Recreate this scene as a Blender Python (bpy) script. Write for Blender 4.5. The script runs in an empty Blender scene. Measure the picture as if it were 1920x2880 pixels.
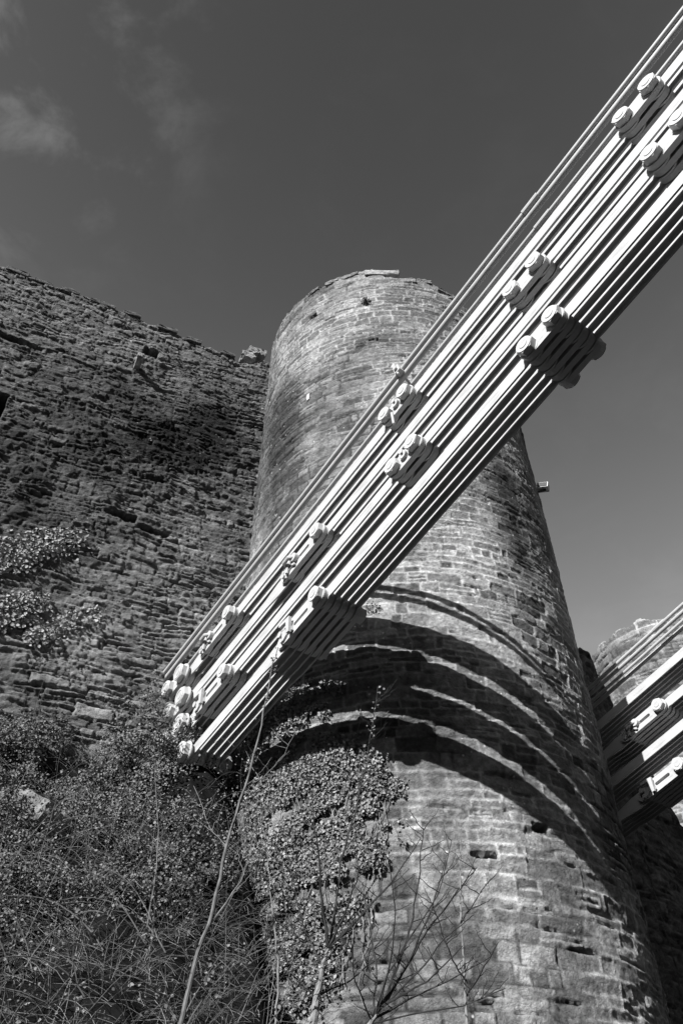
import bpy, bmesh, math, random
import numpy as np
from mathutils import Matrix, Vector
R_ = math.radians
random.seed(7)
scene = bpy.context.scene
COL = scene.collection

# ---------------------------------------------------------------- camera
CAMZ = 1.6
cd = bpy.data.cameras.new('camera')
cam = bpy.data.objects.new('camera', cd)
COL.objects.link(cam)
cam.location = (0, 0, CAMZ)
cam.rotation_euler = (R_(90 + 45), 0, 0)
cd.sensor_fit = 'VERTICAL'
cd.sensor_height = 36
cd.lens = 28
cd.clip_start = .05
cd.clip_end = 3000
scene.camera = cam

# ---------------------------------------------------------------- sky, sun, exposure
SUN_AZ, SUN_EL = 216.0, 34.0
w = bpy.data.worlds.new('World')
scene.world = w
w.use_nodes = True
nt = w.node_tree
nt.nodes.clear()
def N(t, **kw):
    n = nt.nodes.new(t)
    for k, v in kw.items():
        setattr(n, k, v)
    return n
sky = N('ShaderNodeTexSky', sky_type='NISHITA', sun_disc=False)
sky.sun_elevation = R_(SUN_EL)
sky.sun_rotation = R_(SUN_AZ)
sky.air_density = 1.0
sky.dust_density = .4
sep = N('ShaderNodeSeparateColor')
nt.links.new(sky.outputs[0], sep.inputs[0])
tc = N('ShaderNodeTexCoord')
mp = N('ShaderNodeMapping')
mp.inputs['Scale'].default_value = (1.0, 1.0, 1.6)
mp.inputs['Location'].default_value = (3.3, 1.2, .5)
nt.links.new(tc.outputs['Generated'], mp.inputs[0])
n1 = N('ShaderNodeTexNoise')
n1.inputs['Scale'].default_value = 8.5
n1.inputs['Detail'].default_value = 9
n1.inputs['Roughness'].default_value = .6
n1.inputs['Distortion'].default_value = .25
nt.links.new(mp.outputs[0], n1.inputs['Vector'])
r1 = N('ShaderNodeMapRange', interpolation_type='SMOOTHSTEP')
r1.inputs[1].default_value = .47; r1.inputs[2].default_value = .72
r1.inputs[3].default_value = 0; r1.inputs[4].default_value = 1
nt.links.new(n1.outputs[0], r1.inputs[0])
# the thin clouds gather in one part of the sky: high on the left
cdir = Vector((-.44, .22, 1.08)).normalized()
dp = N('ShaderNodeVectorMath', operation='DOT_PRODUCT')
nt.links.new(tc.outputs['Generated'], dp.inputs[0])
dp.inputs[1].default_value = cdir
r2 = N('ShaderNodeMapRange', interpolation_type='SMOOTHSTEP')
r2.inputs[1].default_value = .95; r2.inputs[2].default_value = 1.0
r2.inputs[3].default_value = .06; r2.inputs[4].default_value = 1.0
nt.links.new(dp.outputs['Value'], r2.inputs[0])
mm = N('ShaderNodeMath', operation='MULTIPLY')
nt.links.new(r1.outputs[0], mm.inputs[0]); nt.links.new(r2.outputs[0], mm.inputs[1])
ma = N('ShaderNodeMath', operation='MULTIPLY_ADD')
ma.inputs[1].default_value = 1.1
ma.inputs[2].default_value = 1.0
nt.links.new(mm.outputs[0], ma.inputs[0])
mu = N('ShaderNodeMath', operation='MULTIPLY')
sxyz = N('ShaderNodeSeparateXYZ'); nt.links.new(tc.outputs['Generated'], sxyz.inputs[0])
hz = N('ShaderNodeMath', operation='SUBTRACT', use_clamp=True); hz.inputs[0].default_value = 1.0
nt.links.new(sxyz.outputs['Z'], hz.inputs[1])
hm = N('ShaderNodeMath', operation='MINIMUM'); hm.inputs[1].default_value = .44
nt.links.new(hz.outputs[0], hm.inputs[0])
h1 = N('ShaderNodeMath', operation='MULTIPLY_ADD'); h1.inputs[1].default_value = 4.0; h1.inputs[2].default_value = 2.6
nt.links.new(hm.outputs[0], h1.inputs[0])
h2 = N('ShaderNodeMath', operation='MULTIPLY_ADD'); h2.inputs[2].default_value = .9     # air thickens towards the horizon
nt.links.new(h1.outputs[0], h2.inputs[0]); nt.links.new(hm.outputs[0], h2.inputs[1])
h3 = N('ShaderNodeMath', operation='MULTIPLY')
nt.links.new(sep.outputs[0], h3.inputs[0]); nt.links.new(h2.outputs[0], h3.inputs[1])
nt.links.new(h3.outputs[0], mu.inputs[0]); nt.links.new(ma.outputs[0], mu.inputs[1])
bg = N('ShaderNodeBackground')
bg.inputs[1].default_value = .059
nt.links.new(mu.outputs[0], bg.inputs[0])
out = N('ShaderNodeOutputWorld')
nt.links.new(bg.outputs[0], out.inputs[0])

sd = bpy.data.lights.new('sun', 'SUN')
sd.energy = 4.6
sd.angle = R_(.5)
sd.color = (1, 1, 1)
sun = bpy.data.objects.new('sun', sd)
COL.objects.link(sun)
sv = Vector((math.sin(R_(SUN_AZ)) * math.cos(R_(SUN_EL)), math.cos(R_(SUN_AZ)) * math.cos(R_(SUN_EL)), math.sin(R_(SUN_EL))))
sun.rotation_euler = sv.to_track_quat('Z', 'Y').to_euler()
sun.location = (-15, -20, 30)

vs = scene.view_settings
vs.view_transform = 'Standard'
vs.look = 'None'
vs.gamma = 1
vs.use_curve_mapping = False
vs.exposure = 0.8
scene.cycles.max_bounces = 4
scene.cycles.diffuse_bounces = 1

# ---------------------------------------------------------------- helpers
def tag(o, label=None, cat=None, group=None, kind=None):
    if label: o['label'] = label
    if cat: o['category'] = cat
    if group: o['group'] = group
    if kind: o['kind'] = kind
    return o
def empty(name, loc=(0, 0, 0)):
    o = bpy.data.objects.new(name, None)
    o.empty_display_size = .3
    COL.objects.link(o)
    o.location = loc
    return o
def link(name, me, mat, parent=None, loc=(0, 0, 0)):
    o = bpy.data.objects.new(name, me)
    if mat and not me.materials: me.materials.append(mat)
    COL.objects.link(o)
    o.parent = parent
    o.location = loc
    return o
def npmesh(name, V, F, smooth=False, attr=None):
    """V (n,3), F (m,k) arrays -> mesh"""
    V = np.asarray(V, np.float32); F = np.asarray(F, np.int32)
    me = bpy.data.meshes.new(name)
    k = F.shape[1]; m = F.shape[0]
    me.vertices.add(len(V)); me.vertices.foreach_set('co', V.ravel())
    me.loops.add(m * k); me.loops.foreach_set('vertex_index', F.ravel())
    me.polygons.add(m)
    me.polygons.foreach_set('loop_start', np.arange(0, m * k, k, dtype=np.int32))
    me.polygons.foreach_set('loop_total', np.full(m, k, np.int32))
    if smooth: me.polygons.foreach_set('use_smooth', np.ones(m, bool))
    me.update(calc_edges=True)
    if attr is not None:
        a = me.attributes.new('tone', 'FLOAT', 'POINT')
        a.data.foreach_set('value', np.asarray(attr, np.float32))
    return me
def img(x, y, fwd):
    """a point of the photograph (1920 x 2880) at a forward distance -> world, used once to survey the place"""
    cx, cu = (x - 960) / 2240., (1440 - y) / 2240.
    f = (1 - cu) * .70710678; z = (1 + cu) * .70710678
    k = fwd / f
    return Vector((cx * k, fwd, z * k + CAMZ))
def ray(x, y):
    cx, cu = (x - 960) / 2240., (1440 - y) / 2240.
    return Vector((cx, (1 - cu) * .70710678, (1 + cu) * .70710678))

rng = np.random.default_rng(11)
_lat = rng.random((512, 512))
def vnoise(x, y, off=0):
    x = np.asarray(x, float) + off * 17.31; y = np.asarray(y, float) + off * 9.77
    xi = np.floor(x).astype(int); yi = np.floor(y).astype(int)
    fx = x - xi; fy = y - yi
    fx = fx * fx * (3 - 2 * fx); fy = fy * fy * (3 - 2 * fy)
    a = _lat[xi & 511, yi & 511]; b = _lat[(xi + 1) & 511, yi & 511]
    c = _lat[xi & 511, (yi + 1) & 511]; d = _lat[(xi + 1) & 511, (yi + 1) & 511]
    return a + (b - a) * fx + (c - a) * fy + (a - b - c + d) * fx * fy
def fbm(x, y, o=4, off=0):
    s = 0; a = .5
    for i in range(o):
        s = s + a * vnoise(x * 2 ** i, y * 2 ** i, off + i); a *= .5
    return s / (1 - .5 ** o)
def sst(a, b, x):
    t = np.clip((x - a) / (b - a), 0, 1)
    return t * t * (3 - 2 * t)

# ---------------------------------------------------------------- materials
def mat_base(name):
    m = bpy.data.materials.new(name); m.use_nodes = True
    t = m.node_tree; t.nodes.clear()
    o = t.nodes.new('ShaderNodeOutputMaterial'); b = t.nodes.new('ShaderNodeBsdfPrincipled')
    t.links.new(b.outputs[0], o.inputs[0])
    return m, t, b
def stone_mat(name, gain=1., bump=.6, rough=.92, speck=.0):
    m, t, b = mat_base(name)
    at = t.nodes.new('ShaderNodeAttribute'); at.attribute_name = 'tone'
    tc = t.nodes.new('ShaderNodeTexCoord')
    n = t.nodes.new('ShaderNodeTexNoise'); n.inputs['Scale'].default_value = 9; n.inputs['Detail'].default_value = 8; n.inputs['Roughness'].default_value = .8
    t.links.new(tc.outputs['Object'], n.inputs['Vector'])
    r = t.nodes.new('ShaderNodeMapRange'); r.inputs[1].default_value = .3; r.inputs[2].default_value = .72; r.inputs[3].default_value = .38 * gain; r.inputs[4].default_value = 1.75 * gain
    t.links.new(n.outputs[0], r.inputs[0])
    mu = t.nodes.new('ShaderNodeMath'); mu.operation = 'MULTIPLY'
    t.links.new(at.outputs['Fac'], mu.inputs[0]); t.links.new(r.outputs[0], mu.inputs[1])
    v = t.nodes.new('ShaderNodeTexVoronoi'); v.inputs['Scale'].default_value = 7.5
    t.links.new(tc.outputs['Object'], v.inputs['Vector'])
    vr = t.nodes.new('ShaderNodeMapRange'); vr.inputs[1].default_value = .16; vr.inputs[2].default_value = .08; vr.inputs[3].default_value = 0; vr.inputs[4].default_value = speck
    t.links.new(v.outputs['Distance'], vr.inputs[0])
    n3 = t.nodes.new('ShaderNodeTexNoise'); n3.inputs['Scale'].default_value = 1.1
    t.links.new(tc.outputs['Object'], n3.inputs['Vector'])
    v3 = t.nodes.new('ShaderNodeMapRange'); v3.inputs[1].default_value = .5; v3.inputs[2].default_value = .62
    t.links.new(n3.outputs[0], v3.inputs[0])
    vm = t.nodes.new('ShaderNodeMath'); vm.operation = 'MULTIPLY'
    t.links.new(vr.outputs[0], vm.inputs[0]); t.links.new(v3.outputs[0], vm.inputs[1])
    ad = t.nodes.new('ShaderNodeMath'); ad.operation = 'ADD'; ad.use_clamp = True
    t.links.new(mu.outputs[0], ad.inputs[0]); t.links.new(vm.outputs[0], ad.inputs[1])
    t.links.new(ad.outputs[0], b.inputs['Base Color'])
    n2 = t.nodes.new('ShaderNodeTexNoise'); n2.inputs['Scale'].default_value = 22; n2.inputs['Detail'].default_value = 8; n2.inputs['Roughness'].default_value = .7
    t.links.new(tc.outputs['Object'], n2.inputs['Vector'])
    bp = t.nodes.new('ShaderNodeBump'); bp.inputs['Strength'].default_value = bump; bp.inputs['Distance'].default_value = .05
    t.links.new(n2.outputs[0], bp.inputs['Height']); t.links.new(bp.outputs[0], b.inputs['Normal'])
    b.inputs['Roughness'].default_value = rough
    b.inputs['Specular IOR Level'].default_value = .2
    return m
def noisy_mat(name, lo, hi, scale, rough=.8, spec=.3, bump=0., bscale=30, detail=5):
    m, t, b = mat_base(name)
    tc = t.nodes.new('ShaderNodeTexCoord')
    n = t.nodes.new('ShaderNodeTexNoise'); n.inputs['Scale'].default_value = scale; n.inputs['Detail'].default_value = detail
    t.links.new(tc.outputs['Object'], n.inputs['Vector'])
    r = t.nodes.new('ShaderNodeMapRange'); r.inputs[1].default_value = .32; r.inputs[2].default_value = .68; r.inputs[3].default_value = lo; r.inputs[4].default_value = hi
    t.links.new(n.outputs[0], r.inputs[0]); t.links.new(r.outputs[0], b.inputs['Base Color'])
    b.inputs['Roughness'].default_value = rough; b.inputs['Specular IOR Level'].default_value = spec
    if bump:
        n2 = t.nodes.new('ShaderNodeTexNoise'); n2.inputs['Scale'].default_value = bscale; n2.inputs['Detail'].default_value = 4
        t.links.new(tc.outputs['Object'], n2.inputs['Vector'])
        bp = t.nodes.new('ShaderNodeBump'); bp.inputs['Strength'].default_value = bump; bp.inputs['Distance'].default_value = .01
        t.links.new(n2.outputs[0], bp.inputs['Height']); t.links.new(bp.outputs[0], b.inputs['Normal'])
    return m
def leaf_mat(name, lo, hi, rough=.45, spec=.5):
    m, t, b = mat_base(name)
    at = t.nodes.new('ShaderNodeAttribute'); at.attribute_name = 'tone'
    r = t.nodes.new('ShaderNodeMapRange'); r.inputs[3].default_value = lo; r.inputs[4].default_value = hi
    t.links.new(at.outputs['Fac'], r.inputs[0]); t.links.new(r.outputs[0], b.inputs['Base Color'])
    b.inputs['Roughness'].default_value = rough; b.inputs['Specular IOR Level'].default_value = spec
    return m
M_TOWER = stone_mat('tower_stone', .8, .9, speck=.45)
M_WALL = stone_mat('wall_stone', .7, .9, speck=.25)
M_FAR = stone_mat('far_stone', .8, .6)
M_PAINT = noisy_mat('white_paint', .43, .50, 3.0, .5, .3, .15, 14)
t = M_PAINT.node_tree; b_ = t.nodes['Principled BSDF']
tcn = t.nodes.new('ShaderNodeTexCoord'); mpn = t.nodes.new('ShaderNodeMapping'); mpn.inputs['Scale'].default_value = (.8, 6, 6)
nn_ = t.nodes.new('ShaderNodeTexNoise'); nn_.inputs['Scale'].default_value = 3; nn_.inputs['Detail'].default_value = 7; nn_.inputs['Roughness'].default_value = .7
t.links.new(tcn.outputs['Object'], mpn.inputs[0]); t.links.new(mpn.outputs[0], nn_.inputs['Vector'])
mrn = t.nodes.new('ShaderNodeMapRange'); mrn.inputs[1].default_value = .55; mrn.inputs[2].default_value = .75; mrn.inputs[3].default_value = 1; mrn.inputs[4].default_value = .6
t.links.new(nn_.outputs[0], mrn.inputs[0])
mun = t.nodes.new('ShaderNodeMath'); mun.operation = 'MULTIPLY'
t.links.new(b_.inputs['Base Color'].links[0].from_socket, mun.inputs[0]); t.links.new(mrn.outputs[0], mun.inputs[1]); t.links.new(mun.outputs[0], b_.inputs['Base Color'])
M_NUT = noisy_mat('nut_paint', .47, .54, 5, .5, .3, .1, 20)
M_CABLE = noisy_mat('grey_cable', .38, .44, 6.0, .5, .4)
M_LEAF = leaf_mat('ivy_leaf', .05, .33, .6, .3)
M_LEAF2 = leaf_mat('shrub_leaf', .012, .19, .6, .3)
M_STEM = noisy_mat('bark', .14, .28, 18, .8, .2, .4, 60)
M_TWIG = noisy_mat('pale_twig', .08, .19, 12, .7, .3)
M_BRANCH = noisy_mat('dark_bark', .015, .05, 14, .8, .2)
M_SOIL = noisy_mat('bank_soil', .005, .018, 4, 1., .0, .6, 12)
M_GROUND = noisy_mat('ground', .01, .02, 2, .95, .1, .4, 10)
M_LAMP = noisy_mat('lamp_housing', .6, .7, 5, .4, .4)
M_DARK = noisy_mat('dark_iron', .03, .05, 5, .6, .3)

# ---------------------------------------------------------------- masonry relief
def masonry(U, V, seed, h=(.12, .3), wd=(.25, .8), joint=.017, depth=.05, prot=.04, warp=.05, slope=0., split=.35, rug=1.):
    """relief height, stone tone (0..1) and mortar mask of random rubble courses"""
    g = np.random.default_rng(seed)
    v0, v1 = V.min() - 1.5, V.max() + 1.5
    edges = [v0]
    while edges[-1] < v1: edges.append(edges[-1] + g.uniform(*h) * (1.0 if g.random() < .8 else .6))
    edges = np.array(edges)
    Vw = V + warp * 2 * (fbm(U / 1.3, V / .9, 3, seed) - .5) + .018 * (vnoise(U * 5, V * 4, seed + 3) - .5) + slope * U
    Uw = U + .06 * (vnoise(U * 3, V * 5, seed + 5) - .5)
    ri = np.clip(np.searchsorted(edges, Vw) - 1, 0, len(edges) - 2)
    hh = edges[ri + 1] - edges[ri]
    fv = Vw - edges[ri]
    du = np.empty_like(U); r = [np.empty_like(U) for _ in range(5)]
    u0, u1 = U.min() - 1, U.max() + 1
    for k in range(len(edges) - 1):
        ms = ri == k
        if not ms.any(): continue
        e = [u0 + g.uniform(-1, 0)]
        while e[-1] < u1: e.append(e[-1] + g.uniform(*wd) * (1 if g.random() < .75 else .5))
        e = np.array(e); uu = Uw[ms]
        si = np.clip(np.searchsorted(e, uu) - 1, 0, len(e) - 2)
        du[ms] = np.minimum(uu - e[si], e[si + 1] - uu)
        for q in range(5): r[q][ms] = g.random(len(e))[si]
    # some stones are thin slabs laid two or three high
    ns = np.where((r[3] < split) & (hh > .13), np.where(r[4] > .5, 3, 2), 1)
    sub = hh / ns
    li = np.floor(fv / sub); fl = fv - li * sub
    hash_ = np.modf(np.sin((r[0] * 91.7 + li * 12.9898 + ri * 3.1)) * 43758.5)[0]
    hash_ = np.abs(hash_)
    du = np.where(ns > 1, du + .05 * (hash_ - .3), du)
    dv = np.minimum(fl, sub - fl)
    d = np.minimum(du, dv) + .018 * (vnoise(U * 14, V * 18, seed + 7) - .5)
    jw = joint * (.6 + .9 * vnoise(U * 2, V * 2, seed + 8))
    j = sst(.0, 1., d / jw / 1.6)
    hole = sst(.51, .72, fbm(U * 2.2, V * 4.5, 3, seed + 17))     # joints that have lost their mortar
    bed = np.where(dv < du, 1., .6)
    dj = depth * (.5 + 1.9 * hole * bed)
    hgt = (hash_ - .5) * 2 * prot * j - dj * (1 - j)
    hgt += (fl / sub - .5) * .022 * (r[2] - .3) * 2       # tilt: tops or bottoms stand out
    hgt += rug * (.06 * (fbm(U * 4, V * 8, 4, seed + 9) - .5) + .03 * (fbm(U * 15, V * 26, 3, seed + 14) - .5))
    tone = .5 * r[1] + .5 * hash_
    return hgt, tone, 1 - j

# ---------------------------------------------------------------- the ground
TA = Vector((1.352, 14.232, 0)); TR = 3.5
V = [(-600, -600, 0), (600, -600, 0), (600, 600, 0), (-600, 600, 0)]
tag(link('ground', npmesh('ground', V, [(0, 1, 2, 3)]), M_GROUND), kind='structure')

# unseen ridge ring, added to block low sky light and keep shadows dark
ha = np.linspace(0, 2 * np.pi, 121); hr = np.array([150., 190., 240., 320., 420.])
HA, HR_ = np.meshgrid(ha, hr)
HZ = np.array([0, 75, 125, 160, 0.])[:, None] * (.75 + .5 * fbm(np.cos(HA) * 3 + 5, np.sin(HA) * 3 + 5, 3, 2))
V = np.stack([HR_ * np.sin(HA), HR_ * np.cos(HA), HZ - .5], -1).reshape(-1, 3)
I = np.arange(HA.size).reshape(HA.shape)
F = np.stack([I[:-1, :-1], I[:-1, 1:], I[1:, 1:], I[1:, :-1]], -1).reshape(-1, 4)
tag(link('horizon_blocker', npmesh('horizon_blocker', V, F, True), M_GROUND), kind='structure')

# ---------------------------------------------------------------- the great round tower
def ztop_fn(th):
    x = TA.x + TR * np.sin(th)
    return 20.17 - .24 * (x - 0.) + CAMZ
def tower_hit(x, y, r=TR, c=TA):
    d = ray(x, y); o = Vector((0, 0, CAMZ))
    a = d.x ** 2 + d.y ** 2; b = -(c.x * d.x + c.y * d.y); cc = c.x ** 2 + c.y ** 2 - r * r
    disc = b * b - a * cc
    if disc < 0: return None
    t = (-b - math.sqrt(disc)) / a
    p = o + d * t
    return p, math.atan2(p.x - c.x, p.y - c.y) % (2 * math.pi), p.z
def make_tower(c, r, ztf, zf, cres, zres, seed, facing, half, mat, holes=(), stain=None, toplo=.5, mkw={}):
    th_f = np.arange(facing - half, facing + half, cres / r)
    th_b = np.linspace(facing + half, facing - half + 2 * np.pi, 70)[:-1]
    th = np.concatenate([th_f, th_b]); nT = len(th)
    nz = int((ztf(np.array([facing]))[0] - zf) / zres)
    q = np.concatenate([np.linspace(0, zf, 6)[:-1], zf + (np.linspace(0, 1, nz)) * 1])  # last part is 0..1 fraction
    TH = np.repeat(th[None], len(q), 0)
    zt = ztf(th)
    # broken top: steps of the stones still standing
    step = .34 * (np.floor(vnoise(th * r * 2.1, 0 * th + 3, seed) * 4) / 4) + .16 * (np.floor(vnoise(th * r * 5, 0 * th + 9, seed) * 3) / 3)
    zt = zt + (step - .3) * toplo * 2
    Z = np.empty_like(TH)
    for i in range(len(q)):
        Z[i] = q[i] if i < 5 else zf + (q[i] - zf) * (zt - zf)
    U = TH * r
    H, T, MO = masonry(U, Z, seed, **mkw)
    top = sst(0, .8, zt[None] - Z)
    tone = .08 + .33 * T
    pt = sst(.36, .5, fbm(U / 2.2, Z / 2.5, 3, seed + 20))         # where the joints were pointed with pale mortar
    tone = tone * (1 - MO) + MO * (.07 + .46 * pt)
    H = H + MO * pt * .03
    smear = .7 * sst(.6, .72, fbm(U * 1.4, Z * 1.1, 4, seed + 23)) * sst(.35, .6, fbm(U * 6, Z * 7, 3, seed + 24))   # mortar smeared over the stones
    tone = tone * (1 - smear) + smear * .38
    tone = tone * (.72 + .56 * fbm(U * 16, Z * 16, 2, seed + 25))
    tone = tone * (.74 + .36 * fbm(U * 6, Z * 9, 4, seed + 26))
    big = fbm(U / 1.6, Z / 3.2, 4, seed + 30)
    tone = tone * (.2 + 1.45 * big)
    tone = tone * (.8 + .4 * fbm(U * 2.5, Z / 1.5, 3, seed + 31))
    if stain is not None: tone = stain(TH, Z, tone)
    for (ht, hz, hw, hh, hd) in holes:
        k = (1 - sst(hw * .8, hw, np.abs(U - ht * r) + .03 * (vnoise(U * 9, Z * 9) - .5))) * (1 - sst(hh * .8, hh, np.abs(Z - hz) + .03 * (vnoise(Z * 9, U * 9) - .5)))
        H = H - hd * k; tone = tone * (1 - .6 * k)
    H = H + .05 * (fbm(U / 2.5, Z / 3, 3, seed + 41) - .5) * top
    RR = r + H
    X = c.x + RR * np.sin(TH); Y = c.y + RR * np.cos(TH)
    V = np.stack([X, Y, Z], -1).reshape(-1, 3)
    nr = len(q)
    # wall thickness at the top, and the inner face
    Vi = [V]; Tn = [tone.reshape(-1)]
    for (ri_, dz) in ((r - .5, -.12), (r - .95, 0), (r - .95, -8)):
        Vi.append(np.stack([c.x + ri_ * np.sin(th), c.y + ri_ * np.cos(th), zt + dz], -1)); Tn.append(np.full(nT, .2))
    V = np.concatenate(Vi); tone = np.concatenate(Tn); nr += 3
    I = np.arange(nr * nT).reshape(nr, nT); J = np.roll(I, -1, 1)
    F = np.stack([I[:-1], I[1:], J[1:], J[:-1]], -1).reshape(-1, 4)
    return npmesh('round_tower', V, F, False, tone), th, zt
fac = math.atan2(-TA.x, -TA.y)
def gauss(th, z, x, y, su, sz, amp):
    h = tower_hit(x, y)
    if h is None: return 0
    dt = (th - h[1] + np.pi) % (2 * np.pi) - np.pi
    return amp * np.exp(-(dt * TR / su) ** 2 - ((z - h[2]) / sz) ** 2)
def tstain_shade(th, z, t):
    rag = .5 + 1.0 * fbm(th * TR * 1.2, z * .7, 4, 77)
    k = 1.0
    k = k + gauss(th, z, 1450, 2550, .4, 3.0, .8) * rag       # lime-washed streak low on the right
    k = k + gauss(th, z, 1180, 2400, .16, 1.2, .9) * rag
    k = k + gauss(th, z, 1280, 1500, .8, 1.3, .45)
    k = k + gauss(th, z, 1250, 2150, 1.2, 1.6, .1)
    k = k - gauss(th, z, 1430, 1420, .5, 1.9, .75) * rag       # shade painted into the stone tone along the terminator
    k = k - gauss(th, z, 800, 1230, 1.3, 2.2, .85) * rag
    k = k - gauss(th, z, 1020, 1900, 1.3, 1.0, .35)
    k = k + gauss(th, z, 860, 1120, .25, .5, .7) * rag
    k = k + gauss(th, z, 870, 1260, .2, .8, .7) * rag
    k = k - gauss(th, z, 1180, 1300, .5, .8, .2)
    k = k - gauss(th, z, 1060, 960, .9, .7, .35) * rag - gauss(th, z, 760, 1550, .8, 1.6, .35) * rag
    t = t * np.clip(k, .3, 2.2)
    return t
fth = tower_hit(1090, 1500)[1]
holes = []
for (x, y, hw, hh) in ((880, 890, .13, .09), (1030, 850, .14, .06), (1050, 955, .12, .06), (1520, 2330, .14, .06), (1360, 2405, .2, .035)):
    h = tower_hit(x, y)
    if h: holes.append((h[1], h[2], hw, hh, .25))
tm, TTH, TZT = make_tower(TA, TR, ztop_fn, 3.4, .022, .025, 5, fac % (2 * math.pi), 1.52, M_TOWER, holes, tstain_shade, .5,
                dict(h=(.12, .29), wd=(.2, .75), prot=.014, depth=.03, warp=.05, rug=.55, split=.15, joint=.021))
tower = link('round_tower', tm, M_TOWER)
tag(tower, 'tall round castle tower of rough stone striped by the curved shadows of the chains', 'tower')
# pale coping slabs left on the broken rim: parts of the tower
def rough_block(sx, sy, sz, seed, tone=.3):
    g = random.Random(seed)
    bm = bmesh.new()
    bmesh.ops.create_cube(bm, size=1)
    bmesh.ops.subdivide_edges(bm, edges=bm.edges, cuts=3, use_grid_fill=True)
    for v in bm.verts:
        n = v.co.normalized()
        v.co = Vector((v.co.x * sx, v.co.y * sy, v.co.z * sz)) * (1 - .12 * (v.co.length - .5))
        v.co += Vector((g.uniform(-1, 1), g.uniform(-1, 1), g.uniform(-1, 1))) * .12 * min(sx, sy, sz)
    me = bpy.data.meshes.new('block'); bm.to_mesh(me); bm.free()
    a = me.attributes.new('tone', 'FLOAT', 'POINT')
    for i in range(len(me.vertices)): a.data[i].value = tone * g.uniform(.8, 1.2)
    return me
for i, (x, y, l, hh, tn) in enumerate(((1075, 778, .95, .2, .5), (1030, 775, .4, .17, .4), (1150, 795, .45, .16, .36), (1200, 812, .4, .14, .3),
                                       (985, 790, .5, .14, .28), (930, 812, .4, .15, .3), (1255, 836, .5, .14, .24), (880, 850, .4, .12, .22), (800, 920, .45, .18, .3), (1290, 850, .3, .2, .25))):
    h = tower_hit(x, y + 18)
    th = h[1]
    rr = TR - .22
    k = int(np.argmin(np.abs((TTH - th + np.pi) % (2 * np.pi) - np.pi)))
    o = link('coping_stone', rough_block(l, .5, hh, i, tn), M_TOWER, tower, (TA.x + rr * math.sin(th), TA.y + rr * math.cos(th), float(TZT[k]) + hh * .35))
    o.rotation_euler = (random.uniform(-.05, .05), random.uniform(-.06, .06), -th + random.uniform(-.1, .1))

# ---------------------------------------------------------------- the high curtain wall on the left
WP = Vector((-2.38, 13.79, 0)); WD = Vector((.9135, .4067, 0)); WN = Vector((.4067, -.9135, 0))
def wall_hit(x, y):
    d = ray(x, y); o = Vector((0, 0, CAMZ))
    t = (WP - o).dot(WN) / d.dot(WN)
    p = o + d * t
    return p, (p - WP).dot(WD), p.z
def make_wall(P, D_, Nn, s0, s1, sf0, sf1, zf, ztop_fn_, res, zres, seed, thick, holes=(), stain=None, mkw={}, gain=1., coarse=.3, jag=.3, name='curtain_wall', rough=1.):
    s = np.concatenate([np.arange(s0, sf0, coarse), np.arange(sf0, sf1, res), np.arange(sf1, s1 + 1e-6, coarse)])
    zt = ztop_fn_(s)
    zt = zt + jag * ((np.floor(vnoise(s * 1.5, 0 * s + 5, seed) * 4) / 4) - .4) * .6 + jag * .3 * (np.floor(vnoise(s * 4, 0 * s + 1, seed) * 3) / 3 - .3)
    nz = int((zt.max() - zf) / zres)
    q = np.linspace(0, 1, nz)
    Z = zf + q[:, None] * (zt[None] - zf)
    S = np.repeat(s[None], nz, 0)
    H, T, MO = masonry(S, Z, seed, **mkw)
    tone = (.13 + .23 * T) * (1 - .3 * MO) * (.5 + .8 * fbm(S * 9, Z * 14, 3, seed + 27))
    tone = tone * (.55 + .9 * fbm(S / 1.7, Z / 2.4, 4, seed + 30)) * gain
    H = H + rough * (.14 * (fbm(S / 1.2, Z / 1.2, 4, seed + 40) - .5))
    if stain is not None: H, tone = stain(S, Z, H, tone)
    for (hs, hz, hw, hh, hd) in holes:
        k = (1 - sst(hw * .75, hw, np.abs(S - hs) + .04 * (vnoise(S * 9, Z * 9) - .5))) * (1 - sst(hh * .75, hh, np.abs(Z - hz) + .04 * (vnoise(Z * 9, S * 9) - .5)))
        H = H - hd * k; tone = tone * (1 - .5 * k)
    V = np.stack([P.x + D_.x * S + Nn.x * H, P.y + D_.y * S + Nn.y * H, Z], -1)
    rows = [np.stack([P.x + D_.x * s, P.y + D_.y * s, 0 * s], -1)[None], V]
    tn = [np.full((1, len(s)), .15), tone]
    for (k, dz) in ((.35, -.1), (.8, -.02), (thick, -.05)):
        rows.append(np.stack([P.x + D_.x * s - Nn.x * k, P.y + D_.y * s - Nn.y * k, zt + dz], -1)[None]); tn.append(np.full((1, len(s)), .2))
    rows.append(np.stack([P.x + D_.x * s - Nn.x * thick, P.y + D_.y * s - Nn.y * thick, 0 * s], -1)[None]); tn.append(np.full((1, len(s)), .2))
    V = np.concatenate(rows); tn = np.concatenate(tn)
    nr, nc = V.shape[:2]
    I = np.arange(nr * nc).reshape(nr, nc)
    F = np.stack([I[:-1, :-1], I[:-1, 1:], I[1:, 1:], I[1:, :-1]], -1).reshape(-1, 4)
    F = np.concatenate([F])
    return npmesh(name, V.reshape(-1, 3), F, False, tn.reshape(-1)), s, zt
def lw_top(s):
    z = np.interp(s, [-26, -7.7, -4, -1.2, -.35, 0, 3], [21.9, 21.9, 21.7, 21.55, 21.5, 21.9, 21.9])
    return z
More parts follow.
